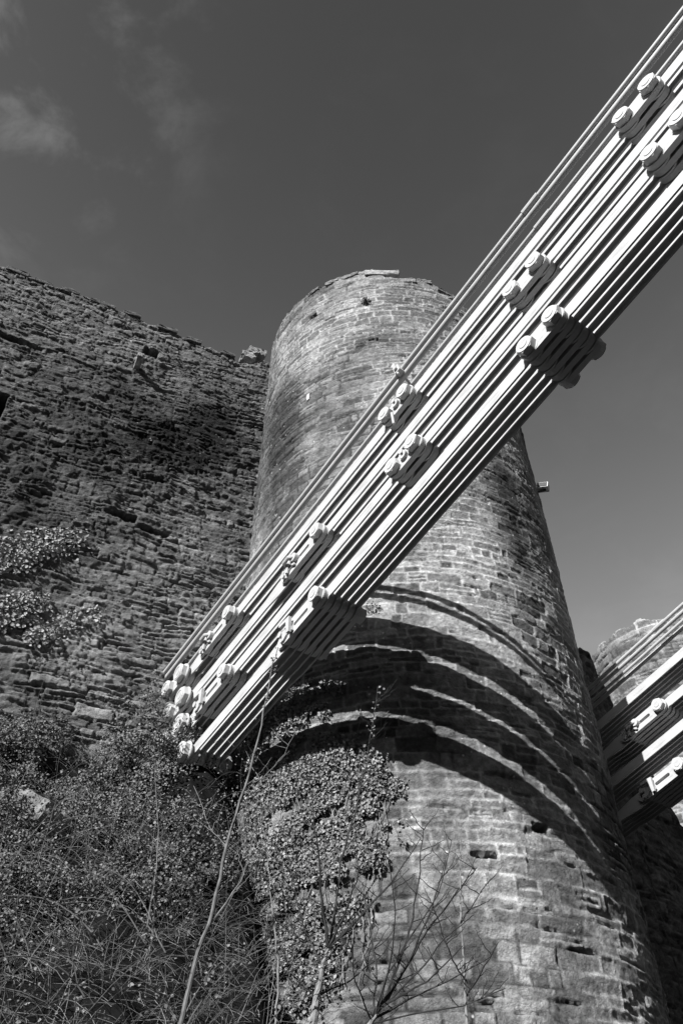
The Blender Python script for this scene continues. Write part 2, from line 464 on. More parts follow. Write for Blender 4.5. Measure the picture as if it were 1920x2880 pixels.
def lw_stain(S, Z, H, tone):
    def g(x, y, su, sz):
        p, s_, z_ = wall_hit(x, y)
        return np.exp(-((S - s_) / su) ** 2 - ((Z - z_) / sz) ** 2)
    rag = .35 + 1.3 * fbm(S * .9, Z * .7, 4, 91)
    k = np.ones_like(S)
    for a in ((520, 1250, 1.4, 1.9, .8), (250, 1150, 1.5, 1.9, .7), (640, 1200, .8, 1.4, .5), (120, 1450, 1.0, 1.3, .55), (330, 1480, .9, .9, .4), (60, 1250, 1.2, 1.2, .4)):
        k = k - g(*a[:4]) * a[4] * rag
    for a in ((480, 1550, .9, 1.0, .3), (350, 1900, 1.2, 1.4, .35), (150, 950, 1.5, 1.0, .15), (620, 1000, .8, .8, .25), (500, 1700, .9, .9, .35)):
        k = k + g(*a[:4]) * a[4]
    tone = tone * np.clip(k, .14, 1.6)
    moss = sst(.5, .62, fbm(S * 1.1, Z * 1.1, 4, 95)) * sst(1.05, .7, k)
    H = H + moss * .08 * fbm(S * 9, Z * 9, 3, 96)
    return H, tone * (1 - .3 * moss)
lwh = []
for (x, y, hw, hh, hd) in ((425, 990, .22, .17, .4), (-10, 1160, .12, .7, .5), (350, 1455, .3, .12, .2), (430, 1495, .4, .09, .15), (60, 960, .6, .1, .2), (20, 945, .4, .12, .2)):
    p, s_, z_ = wall_hit(x, y)
    lwh.append((s_, z_, hw, hh, hd))
me, LS, LZ = make_wall(WP, WD, WN, -26, 2.2, -8.6, 1.4, 6.0, lw_top, .024, .025, 21, 1.8, lwh, lw_stain,
               dict(h=(.07, .24), wd=(.18, .8), prot=.034, depth=.045, warp=.2, slope=0.0, split=.45, joint=.018, rug=1.35), 1.)
lwall = link('curtain_wall', me, M_WALL)
tag(lwall, 'high rugged dark curtain wall rising on the left with a broken sloping top edge', 'wall')
p, s_, z_ = wall_hit(384, 1036)
o = link('stone_spout', rough_block(.16, .6, .13, 5, .5), M_WALL, lwall, p + WN * .2)
o.rotation_euler = (0, 0, math.atan2(WN.x, -WN.y))
for i, (x, y, l, hh) in enumerate(((50, 765, .6, .16), (190, 838, .5, .14), (280, 880, .7, .15), (360, 920, .5, .13), (460, 962, .6, .18), (540, 985, .45, .14), (120, 800, .5, .12), (640, 1012, .4, .12), (712, 985, .28, .3), (700, 1000, .4, .3), (735, 992, .3, .25))):
    p, s_, z_ = wall_hit(x, y)
    k = int(np.argmin(np.abs(LS - s_)))
    o = link('coping_stone', rough_block(l, .5, hh, 50 + i, .17 if i < 8 else .4), M_WALL, lwall, WP + WD * s_ - WN * .2 + Vector((0, 0, (float(LZ[k]) + hh * .2) if i < 8 else z_)))
    o.rotation_euler = (0, random.uniform(-.08, .08), math.atan2(WD.y, WD.x))

# ---------------------------------------------------------------- the far tower and the shaded wall on the right
FA = Vector((13.4, 27.8, 0)); FR = 2.95
hh_ = tower_hit(1760, 1745, FR, FA)
fzt = hh_[2] if hh_ else 22.
print('far top', fzt)
def fstain(th, z, t): return t * .95
fm, FTH, FZT = make_tower(FA, FR, lambda th: fzt - .15 + 0 * th, 6.0, .045, .045, 61, math.atan2(-FA.x, -FA.y) % (2 * math.pi), 1.4, M_FAR, (), fstain, .45,
                dict(h=(.24, .42), wd=(.5, 1.2), prot=.015, depth=.06, warp=.04, rug=.35, joint=.035))
ftower = link('round_tower', fm, M_FAR)
tag(ftower, 'smaller looking sunlit round tower far behind the chains at the right edge', 'tower')
for i, (x, y, l, hh) in enumerate(()):
    h = tower_hit(x, y + 20, FR, FA)
    if h is None: continue
    o = link('coping_stone', rough_block(l, .7, hh, 80 + i, .42), M_FAR, ftower, (FA.x + (FR - .35) * math.sin(h[1]), FA.y + (FR - .35) * math.cos(h[1]), fzt - .05))
    o.rotation_euler = (0, 0, -h[1])

SP = Vector((3.4, 15.6, 0)); SDn = Vector((math.sin(R_(50)), math.cos(R_(50)), 0)); SN = Vector((SDn.y, -SDn.x, 0))
pts = []
for (x, y) in ((1600, 1815), (1636, 1822), (1660, 1838), (1679, 1906), (1713, 1960), (1793, 2100), (1876, 2240), (1920, 2325), (1990, 2460)):
    d = ray(x, y); t = (SP - Vector((0, 0, CAMZ))).dot(SN) / d.dot(SN)
    p = Vector((0, 0, CAMZ)) + d * t
    pts.append(((p - SP).dot(SDn), p.z))
print('spur', pts)
ps = [a for a, b in pts]; pz = [b for a, b in pts]
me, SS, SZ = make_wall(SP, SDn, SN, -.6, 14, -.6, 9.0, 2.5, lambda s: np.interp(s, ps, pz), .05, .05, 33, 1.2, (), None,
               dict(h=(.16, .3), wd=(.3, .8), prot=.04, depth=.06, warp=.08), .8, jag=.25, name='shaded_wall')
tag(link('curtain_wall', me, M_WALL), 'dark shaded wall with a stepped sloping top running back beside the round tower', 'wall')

# ---------------------------------------------------------------- bridge chains
f_ = Vector((-.58379714, .77719073, -.23485203)); n_ = Vector((.79955333, .6005951, 0)); u_ = Vector((-.14105098, .18777672, .97203113))
SC = 1.82
ROT = Matrix(((f_.x, -n_.x, u_.x), (f_.y, -n_.y, u_.y), (f_.z, -n_.z, u_.z))).to_4x4()   # local x down the chain, y to the lit side, z up
def chain_frame(nn, uu):
    o = n_ * nn * SC + u_ * uu * SC + Vector((0, 0, CAMZ))
    return Matrix.Translation(o) @ ROT
BH, BT, SPC = .186, .026, .126
def mesh_from_bm(bm, name, bevel=0, smooth=False):
    if bevel:
        bmesh.ops.bevel(bm, geom=[e for e in bm.edges if e.calc_face_angle(0) > .6], offset=bevel, segments=1, affect='EDGES', clamp_overlap=True)
    bmesh.ops.recalc_face_normals(bm, faces=bm.faces)
    me = bpy.data.meshes.new(name); bm.to_mesh(me); bm.free()
    if smooth:
        me.polygons.foreach_set('use_smooth', [True] * len(me.polygons))
        me.set_sharp_from_angle(angle=R_(35))
    return me
def prism(bm, outline, y0, y1):
    """outline in x-z, extruded y0..y1"""
    a = [bm.verts.new((x, y0, z)) for x, z in outline]; b = [bm.verts.new((x, y1, z)) for x, z in outline]
    bm.faces.new(a); bm.faces.new(b[::-1])
    n = len(a)
    for i in range(n): bm.faces.new((a[i], b[i], b[(i + 1) % n], a[(i + 1) % n]))
def ring_prism(bm, outer, inner, y0, y1):
    n = len(outer)
    A = [bm.verts.new((x, y0, z)) for x, z in outer]; B = [bm.verts.new((x, y1, z)) for x, z in outer]
    C = [bm.verts.new((x, y0, z)) for x, z in inner]; D = [bm.verts.new((x, y1, z)) for x, z in inner]
    for i in range(n):
        j = (i + 1) % n
        bm.faces.new((A[i], B[i], B[j], A[j])); bm.faces.new((C[i], C[j], D[j], D[i]))
        bm.faces.new((A[i], A[j], C[j], C[i])); bm.faces.new((B[i], D[i], D[j], B[j]))
def obround(x0, x1, r, k=10):
    P = []
    for i in range(k + 1):
        a = math.pi / 2 + math.pi * i / k; P.append((x0 + r * math.cos(a), r * math.sin(a)))
    for i in range(k + 1):
        a = -math.pi / 2 + math.pi * i / k; P.append((x1 + r * math.cos(a), r * math.sin(a)))
    return P
def cyl(bm, c, r, y0, y1, seg=24, r1=None):
    r1 = r if r1 is None else r1
    a = [bm.verts.new((c[0] + r * math.cos(2 * math.pi * i / seg), y0, c[1] + r * math.sin(2 * math.pi * i / seg))) for i in range(seg)]
    b = [bm.verts.new((c[0] + r1 * math.cos(2 * math.pi * i / seg), y1, c[1] + r1 * math.sin(2 * math.pi * i / seg))) for i in range(seg)]
    bm.faces.new(a); bm.faces.new(b[::-1])
    for i in range(seg): bm.faces.new((a[i], b[i], b[(i + 1) % seg], a[(i + 1) % seg]))
def box(bm, x0, x1, y0, y1, z0, z1):
    prism(bm, [(x0, z0), (x1, z0), (x1, z1), (x0, z1)], y0, y1)
def tube(bm, pts, r, seg=6, r_end=None):
    pts = [Vector(p) for p in pts]; rings = []
    up = Vector((.1, .2, 1)).normalized()
    for i, p in enumerate(pts):
        t = (pts[min(i + 1, len(pts) - 1)] - pts[max(i - 1, 0)]).normalized()
        a = t.cross(up)
        if a.length < .05: a = t.cross(Vector((1, 0, 0)))
        a.normalize(); b = t.cross(a)
        rr = r if r_end is None else r + (r_end - r) * i / (len(pts) - 1)
        rings.append([bm.verts.new(p + (a * math.cos(2 * math.pi * k / seg) + b * math.sin(2 * math.pi * k / seg)) * rr) for k in range(seg)])
    for i in range(len(rings) - 1):
        for k in range(seg):
            bm.faces.new((rings[i][k], rings[i][(k + 1) % seg], rings[i + 1][(k + 1) % seg], rings[i + 1][k]))
    bm.faces.new(rings[0][::-1]); bm.faces.new(rings[-1])
# shared meshes
HR = .155
def bar_mesh(L, kind):
    """flat bar from pin 0 to pin L; kind: 'eye','flare' (head for a cotter at the start)"""
    P = []; k = 8
    h = BH / 2; a0 = math.asin(h / HR)
    if kind == 'flare':
        P += [(.75, .115), (.72, .06), (.72, -.06), (.75, -.115), (.95, -.14), (1.25, -.14), (1.62, -h)]
    else:
        for i in range(2 * k + 1):
            a = (a0 * .9) + (2 * math.pi - 1.8 * a0) * i / (2 * k); P.append((HR * math.cos(a), HR * math.sin(a)))
        P.append((HR * 1.35, -h))
    P.append((L - HR * 1.35, -h))
    for i in range(2 * k + 1):
        a = -math.pi + a0 * .9 + (2 * math.pi - 1.8 * a0) * i / (2 * k); P.append((L + HR * math.cos(a), HR * math.sin(a)))
    P.append((L - HR * 1.35, h))
    P.append((1.62, h) if kind == 'flare' else (HR * 1.35, h))
    if kind == 'flare': P += [(1.25, .14), (.95, .14)]
    bm = bmesh.new(); prism(bm, P, -BT / 2, BT / 2)
    return mesh_from_bm(bm, 'eye_bar', .004)
_cache = {}
def cached(key, fn):
    if key not in _cache: _cache[key] = fn()
    return _cache[key]
PD = .455
PT = .078
def plate_mesh():
    bm = bmesh.new(); prism(bm, obround(0, PD, .14), -PT / 2, PT / 2); return mesh_from_bm(bm, 'joint_plate', .008)
def slot_plate_mesh():
    bm = bmesh.new()
    # round at the pin, square with a notch at the cotter end
    outer = obround(0, .86, .135, 8); inner = obround(.30, .60, .032, 8)
    ring_prism(bm, outer, inner, -PT / 2, PT / 2)
    return mesh_from_bm(bm, 'slotted_plate', .006)
NB = 5
Y0 = -.155                        # y of the first bar's middle
YE = Y0 - SPC * (NB - 1)
def bolt_mesh():
    bm = bmesh.new(); cyl(bm, (0, 0), .062, YE - .19, .05, 20); return mesh_from_bm(bm, 'bolt', .006)
def nut_mesh(s=1.):
    bm = bmesh.new()
    r = .135 * s
    hexa = [(r * math.cos(math.pi / 3 * i + .35), r * math.sin(math.pi / 3 * i + .35)) for i in range(6)]
    prism(bm, hexa, -.052, .03)
    cyl(bm, (0, 0), r * .9, .028, .042, 24, r * .86)
    if s > 1: ring_prism(bm, [(r * .74 * math.cos(t), r * .74 * math.sin(t)) for t in np.linspace(0, 2 * math.pi, 25)[:-1]], [(r * .55 * math.cos(t), r * .55 * math.sin(t)) for t in np.linspace(0, 2 * math.pi, 25)[:-1]], .04, .052)
    return mesh_from_bm(bm, 'nut', .008)
def washer_mesh(s=1.):
    bm = bmesh.new(); cyl(bm, (0, 0), .15 * s, -.0725, -.054, 28, .145 * s); return mesh_from_bm(bm, 'washer', .003)
def add_bolt(root, x, z=0, s=1.):
    b = link('bolt', cached('bolt', bolt_mesh), M_PAINT, root, (x, 0, z))
    link('nut', cached(('nut', s), lambda: nut_mesh(s)), M_NUT, b, (0, 0, 0)).rotation_euler = (0, random.uniform(0, 1), 0)
    link('washer', cached(('washer', s), lambda: washer_mesh(s)), M_NUT, b)
    nb = link('nut', cached(('nut', s), lambda: nut_mesh(s)), M_NUT, b, (0, YE - .155, 0))
    nb.rotation_euler = (0, random.uniform(0, 1), math.pi)
def cotter_mesh(style):
    bm = bmesh.new()
    yb = YE - .12
    # gib and wedge driven through the slots, with lipped ends
    box(bm, .72, .80, yb, -.04, -.05, .05)
    prism(bm, [(.66, .10), (.72, .05), (.72, -.05), (.66, -.10), (.64, -.10), (.64, .10)], -.105, -.02)
    prism(bm, [(.80, .06), (.88, .10), (.90, .10), (.90, -.10), (.88, -.10), (.80, -.06)], -.105, -.03)
    prism(bm, [(.80, .06), (.88, .10), (.90, .10), (.90, -.10), (.88, -.10), (.80, -.06)], yb - .04, yb + .03)
    if style == 'flat':
        # blade bent like a seven on the face
        prism(bm, [(.60, .13), (.86, .17), (.87, .12), (.70, .09), (.72, -.13), (.66, -.14), (.62, .06)], -.02, .03)
        cyl(bm, (.93, .06), .05, -.10, -.01, 12); cyl(bm, (.93, -.06), .035, -.10, -.03, 12)
    else:
        cyl(bm, (.62, .035), .085, -.10, .01, 18, .075)
        tube(bm, [(.62, -.01, .04), (.68, .05, .05), (.80, .05, .05), (.85, -.03, .03), (.85, -.10, .03)], .035, 8)
        tube(bm, [(.78, -.05, .12), (.80, -.02, .02), (.86, -.03, -.10)], .03, 8)
        cyl(bm, (.98, .07), .03, -.11, -.05, 10); cyl(bm, (.98, -.04), .04, -.11, -.03, 12)
    return mesh_from_bm(bm, 'cotter', .004)
def cotter_eye_mesh():
    bm = bmesh.new()
    t = np.linspace(0, 2 * math.pi, 19)[:-1]
    ring_prism(bm, [(.98 + .125 * math.cos(a), .105 * math.sin(a)) for a in t], [(.99 + .04 * math.cos(a), .035 * math.sin(a)) for a in t], -.13, -.085)
    return mesh_from_bm(bm, 'cotter_eye', .003)
MFR = {}
def make_chain(tier, uu, joints, style, label, nn=2.77):
    root = empty('bridge_chain')
    tag(root, label, 'chain', 'white bridge chains of flat bars')
    root.matrix_world = chain_frame(nn, uu)
    prev = None
    js = [(joints[0][0] - 2.73, 'n')] + list(joints)
    for (s, kind) in js:
        x = s * SC
        if prev is not None:
            ps_, pk = prev
            a = ps_ + (PD if pk == 'n' else 0)
            L = x - a
            mk = 'flare' if pk == 's' else 'eye'
            me = cached(('bar', round(L, 2), mk), lambda: bar_mesh(L, mk))
            for i in range(NB):
                link('eye_bar', me, M_PAINT, root, (a, Y0 - SPC * i, 0))
        prev = (x, kind)
        add_bolt(root, x, 0, 1.35 if kind == 'e' else 1.)
        if kind == 'n' or kind == 'e': add_bolt(root, x + PD, 0, 1.2 if kind == 'e' else 1.)
        for i in range(NB + 1):
            y = Y0 + SPC / 2 - SPC * i + (-.008 if i == 0 else 0)
            if kind in 'ne': link('joint_plate', cached('plate', plate_mesh), M_PAINT, root, (x, y, 0))
            else: link('slotted_plate', cached('splate', slot_plate_mesh), M_PAINT, root, (x, y, 0))
        if kind == 's':
            link('cotter', cached(('cot', style), lambda: cotter_mesh(style)), M_PAINT, root, (x, 0, 0))
            link('cotter_eye', cached('cote', cotter_eye_mesh), M_PAINT, root, (x, 0, 0))
    return root
J1 = [(-1.24, 'n'), (1.51, 'n'), (4.24, 's'), (5.14, 'e')]
J2 = [(-2.64, 'n'), (.10, 'n'), (2.84, 's'), (5.09, 'e')]
J3 = [(-1.09, 'n'), (1.63, 'n'), (4.35, 's'), (5.11, 'e')]
J4 = [(-2.46, 'n'), (.28, 'n'), (2.99, 's'), (5.05, 'e')]
WCH = 4.60
specs = [(1, 5.86, J1, 'pipe'), (2, 5.50, J2, 'pipe'), (3, 5.18, J3, 'flat'), (4, 4.81, J4, 'flat')]
near_l = ['topmost of the four large white chains crossing the tower, just under the cables',
          'second from the top of the four large white chains crossing the tower',
          'third from the top of the four large white chains crossing the tower',
          'lowest large white chain crossing the tower, with a big dark joint block against the sky']
far_l = ['topmost of four chains at the right edge, directly under the far cables',
         'second chain down at the right edge with slotted plate and round nut in sun',
         'third chain down at the right edge, a plain white bar half in shade',
         'lowest chain at the right edge with a slotted plate above the dark wall']
for (t, uu, J, st), a in zip(specs, near_l): make_chain(t, uu, J, st, a)
for (t, uu, J, st), a in zip(specs, far_l): make_chain(t, uu, J, st, a, 2.77 + WCH)

# suspender clamps and rods on the joints over the tower
def clamp(s, uu, label, long_):
    root = empty('hanger_clamp'); root.matrix_world = chain_frame(2.77, uu) @ Matrix.Translation((s * SC + PD * .5, 0, 0))
    tag(root, label, 'clamp', 'small clamps on chain joints')
    bm = bmesh.new(); t = np.linspace(0, 2 * math.pi, 17)[:-1]
    ring_prism(bm, [(.07 * math.cos(a) - .0, .02 + .075 * math.sin(a)) for a in t], [(.025 * math.cos(a), .02 + .03 * math.sin(a)) for a in t], -.095, -.01)
    link('eyelet', mesh_from_bm(bm, 'eyelet', .004), M_PAINT, root)
    bm = bmesh.new(); cyl(bm, (.0, .09), .045, -.10, .0, 6)
    link('nut', mesh_from_bm(bm, 'nut', .004), M_PAINT, root)
    if long_:
        bm = bmesh.new(); tube(bm, [(.12, -.03, -.10), (.16, -.03, -.38)], .022, 8)
        link('rod', mesh_from_bm(bm, 'rod', 0, True), M_PAINT, root)
clamp(1.51, 5.86, 'small eyelet clamp with short rod between two nuts of the topmost near chain', True)
clamp(1.63, 5.18, 'small eyelet clamp between two nuts of the third chain, in front of the tower', False)

# wire cables above the chains
def cable(nn, uu, s0, s1, r, label, clamps=()):
    root = empty('wire_cable'); root.matrix_world = chain_frame(nn, uu)
    tag(root, label, 'cable', 'cables running above the chains')
    bm = bmesh.new(); k = 14
    tube(bm, [(s0 * SC + (s1 - s0) * SC * i / k, 0, 0) for i in range(k + 1)], r, 12)
    link('strand', mesh_from_bm(bm, 'strand', 0, True), M_CABLE, root)
    for (s, kind) in clamps:
        x = s * SC
        bm = bmesh.new()
        if kind == 'sleeve':
            tube(bm, [(x - .16, 0, 0), (x - .13, 0, 0), (x + .13, 0, 0), (x + .16, 0, 0)], r * 1.35, 12)
            link('sleeve', mesh_from_bm(bm, 'sleeve', .004), M_CABLE, root)
        else:
            box(bm, x - .06, x + .06, -.07, .09, -.09, .09); box(bm, x - .025, x + .03, -.06, .13, -.04, .13)
            tube(bm, [(x, .06, .14), (x + .02, .07, -.15)], .018, 6); tube(bm, [(x, 0, .02), (x + .07, -.25, -.12), (x + .1, -.4, -.35)], .02, 6)
            link('cable_clamp', mesh_from_bm(bm, 'cable_clamp', .006), M_PAINT, root)
    return root
for (dn, where) in ((0, 'near'), (WCH, 'far')):
    n0 = 2.865 + dn
    if where == 'near':
        cable(n0, 6.36, -4.2, 5.75, .042, 'outermost wire cable above the near chains, bright against the sky', ((-.20, 'sleeve'), (1.50, 'clamp')))
        cable(n0 + .036, 6.318, -4.2, 5.75, .052, 'dark shaded cable tucked just beneath the outermost bright cable of the near chains')
        cable(n0 + .165, 6.355, -4.2, 5.75, .036, 'inner wire cable close to the topmost near chain', ((-.17, 'sleeve'),))
        cable(n0 + .192, 6.315, -4.2, 5.75, .03, 'shaded cable under the inner cable of the near chains')
    else:
        cable(n0, 6.36, -4.2, 7.5, .04, 'upper bright wire cable entering shade above the chains at the right edge', ((2.35, 'sleeve'),))
        cable(n0 + .03, 6.31, -4.2, 7.5, .042, 'dark shaded cable tight under the upper bright cable at the right edge')
        cable(n0 + .165, 6.33, -4.2, 7.5, .034, 'lower bright wire cable just above the chains at the right edge')
        cable(n0 + .195, 6.28, -4.2, 7.5, .042, 'dark cable tight under the lower bright cable at the right edge')

# ---------------------------------------------------------------- vegetation
def leaves(P, Nr, size, seed, tilt=.8, tone=(0, 1), aspect=1.0):
    """P (n,3), Nr (n,3) outward normals -> folded leaf quads"""
    g = np.random.default_rng(seed); n = len(P)
    Nr = Nr + g.normal(size=(n, 3)) * tilt; Nr /= np.linalg.norm(Nr, axis=1, keepdims=True)
    t = np.cross(Nr, g.normal(size=(n, 3))); t /= np.linalg.norm(t, axis=1, keepdims=True) + 1e-9
    b = np.cross(Nr, t)
    s = (size * g.uniform(.55, 1.35, n))[:, None]
    a = P - t * s * .5
    c = P + t * s * .5
    l = P + b * s * .42 * aspect - t * s * .1 + Nr * s * .16; r = P - b * s * .42 * aspect - t * s * .1 + Nr * s * .16
    l2 = P + b * s * .28 * aspect + t * s * .22 + Nr * s * .08; r2 = P - b * s * .28 * aspect + t * s * .22 + Nr * s * .08
    V = np.stack([a, l, l2, c, r2, r], 1).reshape(-1, 3)
    i = np.arange(n)[:, None] * 6
    F = np.concatenate([i + np.array([[0, 1, 2, 3]]), i + np.array([[0, 3, 4, 5]])])
    tn = np.repeat(g.uniform(tone[0], tone[1], n), 6)
    return V, F, tn
def leaf_obj(name, P, Nr, size, seed, mat, parent=None, **kw):
    V, F, tn = leaves(np.asarray(P, float), np.asarray(Nr, float), size, seed, **kw)
    return link(name, npmesh(name, V, F, False, tn), mat, parent)
def in_poly(px, py, poly):
    ins = np.zeros(len(px), bool); n = len(poly)
    for i in range(n):
        x0, y0 = poly[i]; x1, y1 = poly[(i + 1) % n]
        c = ((y0 > py) != (y1 > py)) & (px < (x1 - x0) * (py - y0) / (y1 - y0 + 1e-12) + x0)
        ins ^= c
    return ins
def stems_mesh(curves, name, seg=4):
    bm = bmesh.new()
    for pts_, r0, r1 in curves: tube(bm, pts_, r0, seg, r1)
    me = bpy.data.meshes.new(name); bm.to_mesh(me); bm.free()
    return me
gl = np.random.default_rng(5)
def surf_points(poly, n, hit, thick=(.0, .12), fray=.0):
    poly = np.array(poly, float); lo = poly.min(0); hi = poly.max(0)
    P = []; Nn = []
    xy = gl.uniform(lo, hi, (n * 4, 2))
    jit = xy + gl.normal(size=xy.shape) * fray
    xy = xy[in_poly(jit[:, 0], jit[:, 1], poly)][:n]
    for x, y in xy:
        h = hit(x, y)
        if h is None: continue
        p, nr = h
        lump = vnoise(p.x * 2.3 + 5, p.z * 2.3 + p.y)
        P.append(p + nr * (gl.uniform(*thick) * (.4 + 1.2 * lump))); Nn.append(nr)
    return np.array(P), np.array(Nn)
def t_hit(x, y):
    h = tower_hit(x, y)
    if h is None: return None
    return h[0], Vector((math.sin(h[1]), math.cos(h[1]), 0))
def w_hit(x, y):
    p, s_, z_ = wall_hit(x, y)
    return p, WN
# ivy on the tower
root = empty('ivy', t_hit(950, 2700)[0])
tag(root, 'dense sheet of ivy climbing the lower left side of the round tower', 'ivy')
def local(P, o): return P - np.array(o.location)
ivp = [([(690, 2075), (800, 2065), (900, 2075), (1000, 2110), (1080, 2130), (1140, 2165), (1130, 2260), (1085, 2330), (1060, 2420), (1010, 2480), (975, 2560), (905, 2660), (840, 2750), (760, 2790), (690, 2700)], 32000, 34, (.0, .1)),
       ([(690, 2060), (700, 2000), (790, 1985), (850, 1970), (920, 1985), (935, 2010), (850, 2040), (760, 2070)], 2200, 12, (0, .1)),
       ([(800, 1930), (880, 1910), (960, 1925), (965, 1945), (880, 1950), (820, 1960)], 900, 8, (0, .08)),
       ([(760, 2700), (900, 2640), (960, 2560), (940, 2700), (860, 2880), (740, 2880)], 2200, 25, (0, .1)),
       ([(1030, 1695), (1075, 1700), (1070, 1725), (1035, 1725)], 60, 6, (0, .04)),
       ([(1140, 2170), (1150, 2120), (1120, 2110), (1090, 2330), (1150, 2280)], 160, 14, (0, .05))]
PP = []; NN = []
for poly, n, fr, th in ivp:
    P, Nn = surf_points(poly, n, t_hit, th, fr); PP.append(P); NN.append(Nn)
PP = np.concatenate(PP); NN = np.concatenate(NN)
keep = fbm(PP[:, 0] * 4 + PP[:, 1], PP[:, 2] * 4, 4, 44) > .40 + .22 * sst(.1, 1.2, PP[:, 0])
PP, NN = PP[keep], NN[keep]
leaf_obj('leaves', local(PP, root), NN, .046, 1, M_LEAF, root, tilt=.65)
cv = []
for k in range(60):
    x = random.uniform(700, 1080); y = random.uniform(2100, 2850); q = []
    for i in range(7):
        h = t_hit(x, y)
        if h is None: break
        q.append(h[0] + h[1] * .03 - root.location); x += random.uniform(-16, 22); y -= random.uniform(15, 50)
    if len(q) > 2: cv.append((q, .009, .004))
link('stem', stems_mesh(cv, 'stem'), M_STEM, root)
# ivy trails on the left wall
for poly, n, lab in (([(-30, 1560), (60, 1535), (140, 1505), (220, 1498), (250, 1512), (190, 1545), (120, 1560), (60, 1600), (-30, 1620)], 1500, 'bright patch of ivy on the left wall at the photo edge, highest of three'),
                ([(-30, 1700), (50, 1685), (120, 1672), (150, 1690), (80, 1715), (30, 1745), (-30, 1790)], 900, 'bright patch of ivy at the left photo edge just under the largest wall patch'),
                ([(60, 1800), (150, 1760), (240, 1720), (300, 1712), (290, 1730), (220, 1752), (150, 1790), (90, 1830)], 420, 'thin trail of ivy slanting up the left wall, lowest of three')):
    c = Vector(w_hit(*poly[0])[0]); root = empty('ivy', c)
    tag(root, lab, 'ivy', 'ivy trails on the left wall')
    P, Nn = surf_points(poly, n, w_hit, (.02, .14), 18)
    leaf_obj('leaves', local(P, root), Nn, .07, n, M_LEAF, root, tilt=.7, tone=(.5, 1.4))
    q = [w_hit(x, y)[0] + WN * .12 - c for x, y in poly[:len(poly) // 2 + 1]]
    link('stem', stems_mesh([(q, .014, .006)], 'stem'), M_STEM, root)
# bank
EB = f_ * 5.15 * SC + n_ * 2.95 * SC + u_ * 4.81 * SC + Vector((0, 0, CAMZ))
print('end', EB)
def zb(x, y):
    q = (x - WP.x) * WN.x + (y - WP.y) * WN.y
    z = 8.3 - 1.12 * np.maximum(q, -.5) + .0 * x
    xr = np.interp(y, [5, 9.5, 12, 13], [-.2, -.8, -1.35, -1.5])
    z = z - 2.6 * np.maximum(0, x - xr)
    z = z + .9 * (fbm(x * .8, y * .8, 3, 61) - .5) + .35 * (vnoise(x * 2.2, y * 2.2, 62) - .5)
    z = z + 1.5 * np.exp(-((x - EB.x) / .75) ** 2 - ((y - EB.y - .1) / .65) ** 2)
    return np.maximum(z, -.2)
xs = np.arange(-14, 3.5, .12); ys = np.arange(3, 15.5, .12)
Xg, Yg = np.meshgrid(xs, ys)
Zg = zb(Xg, Yg)
V = np.stack([Xg, Yg, Zg], -1).reshape(-1, 3)
I = np.arange(Xg.size).reshape(Xg.shape)
F = np.stack([I[:-1, :-1], I[:-1, 1:], I[1:, 1:], I[1:, :-1]], -1).reshape(-1, 4)
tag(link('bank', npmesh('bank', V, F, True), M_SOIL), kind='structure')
def zb1(x, y): return float(zb(np.array([x]), np.array([y]))[0])
def bank_scatter(n, seed, band=(0, 1), xlim=(-9, .4)):
    """random points of the visible bank"""
    g = np.random.default_rng(seed)
    y = g.uniform(5.5, 13.4, n); x = g.uniform(xlim[0], xlim[1], n)
    q = (x - WP.x) * WN.x + (y - WP.y) * WN.y
    z = zb(x, y)
    d = y * .70710678 + (z - CAMZ) * .70710678
    px = 960 + 2240 * x / d; py = 1440 - 2240 * (-(y) * .70710678 + (z - CAMZ) * .70710678) / d
    ok = (q > -.1) & (px > -150) & (px < 900) & (py < 3050) & (z > 0)
    e = .05
    nx = -(zb(x + e, y) - zb(x - e, y)) / (2 * e); ny = -(zb(x, y + e) - zb(x, y - e)) / (2 * e)
    Nn = np.stack([nx, ny, np.ones(n)], -1); Nn /= np.linalg.norm(Nn, axis=1, keepdims=True)
    return np.stack([x, y, z], -1)[ok], Nn[ok], px[ok], py[ok]
HOLL = ((570, 2240, 80, 50), (150, 2420, 90, 45), (590, 2330, 60, 70), (640, 2600, 90, 90), (60, 2280, 60, 50), (230, 2180, 60, 40), (400, 2160, 50, 30), (100, 2650, 120, 60), (330, 2650, 90, 50), (480, 2700, 80, 60), (700, 2500, 60, 120), (250, 2800, 160, 70))
P, Nn, px, py = bank_scatter(520000, 71)
g = np.random.default_rng(72)
upper = sst(2720, 2450, py + 160 * (vnoise(px / 90, py / 90, 3) - .5))
lump = fbm(P[:, 0] * 1.6, P[:, 1] * 1.6 + P[:, 2], 3, 8)
keep = (g.random(len(P)) < (.015 + .95 * upper) * sst(.42, .54, lump + .02 + .12 * (vnoise(P[:, 0] * 7, P[:, 2] * 7 + P[:, 1] * 5, 4) - .4)))
for hx, hy, hw, hh in HOLL:
    keep &= g.random(len(P)) > 1.7 * np.exp(-((px - hx) / hw) ** 2 - ((py - hy) / hh) ** 2) * (.5 + vnoise(px / 25, py / 25, 6))
P, Nn, lump = P[keep], Nn[keep], lump[keep]
P = P + Nn * (np.clip(lump - .35, 0, 1) * 1.6 * g.random(len(P)) ** .5)[:, None]
o = leaf_obj('ground_ivy', P, Nn * .6 + np.array([-.1, -.5, .3]), .038, 73, M_LEAF2, tilt=.75, tone=(0, 1.1))
tag(o, 'mass of small leaved ivy and undergrowth covering the bank below the chain ends', 'undergrowth', kind='stuff')
print('ground leaves', len(P))
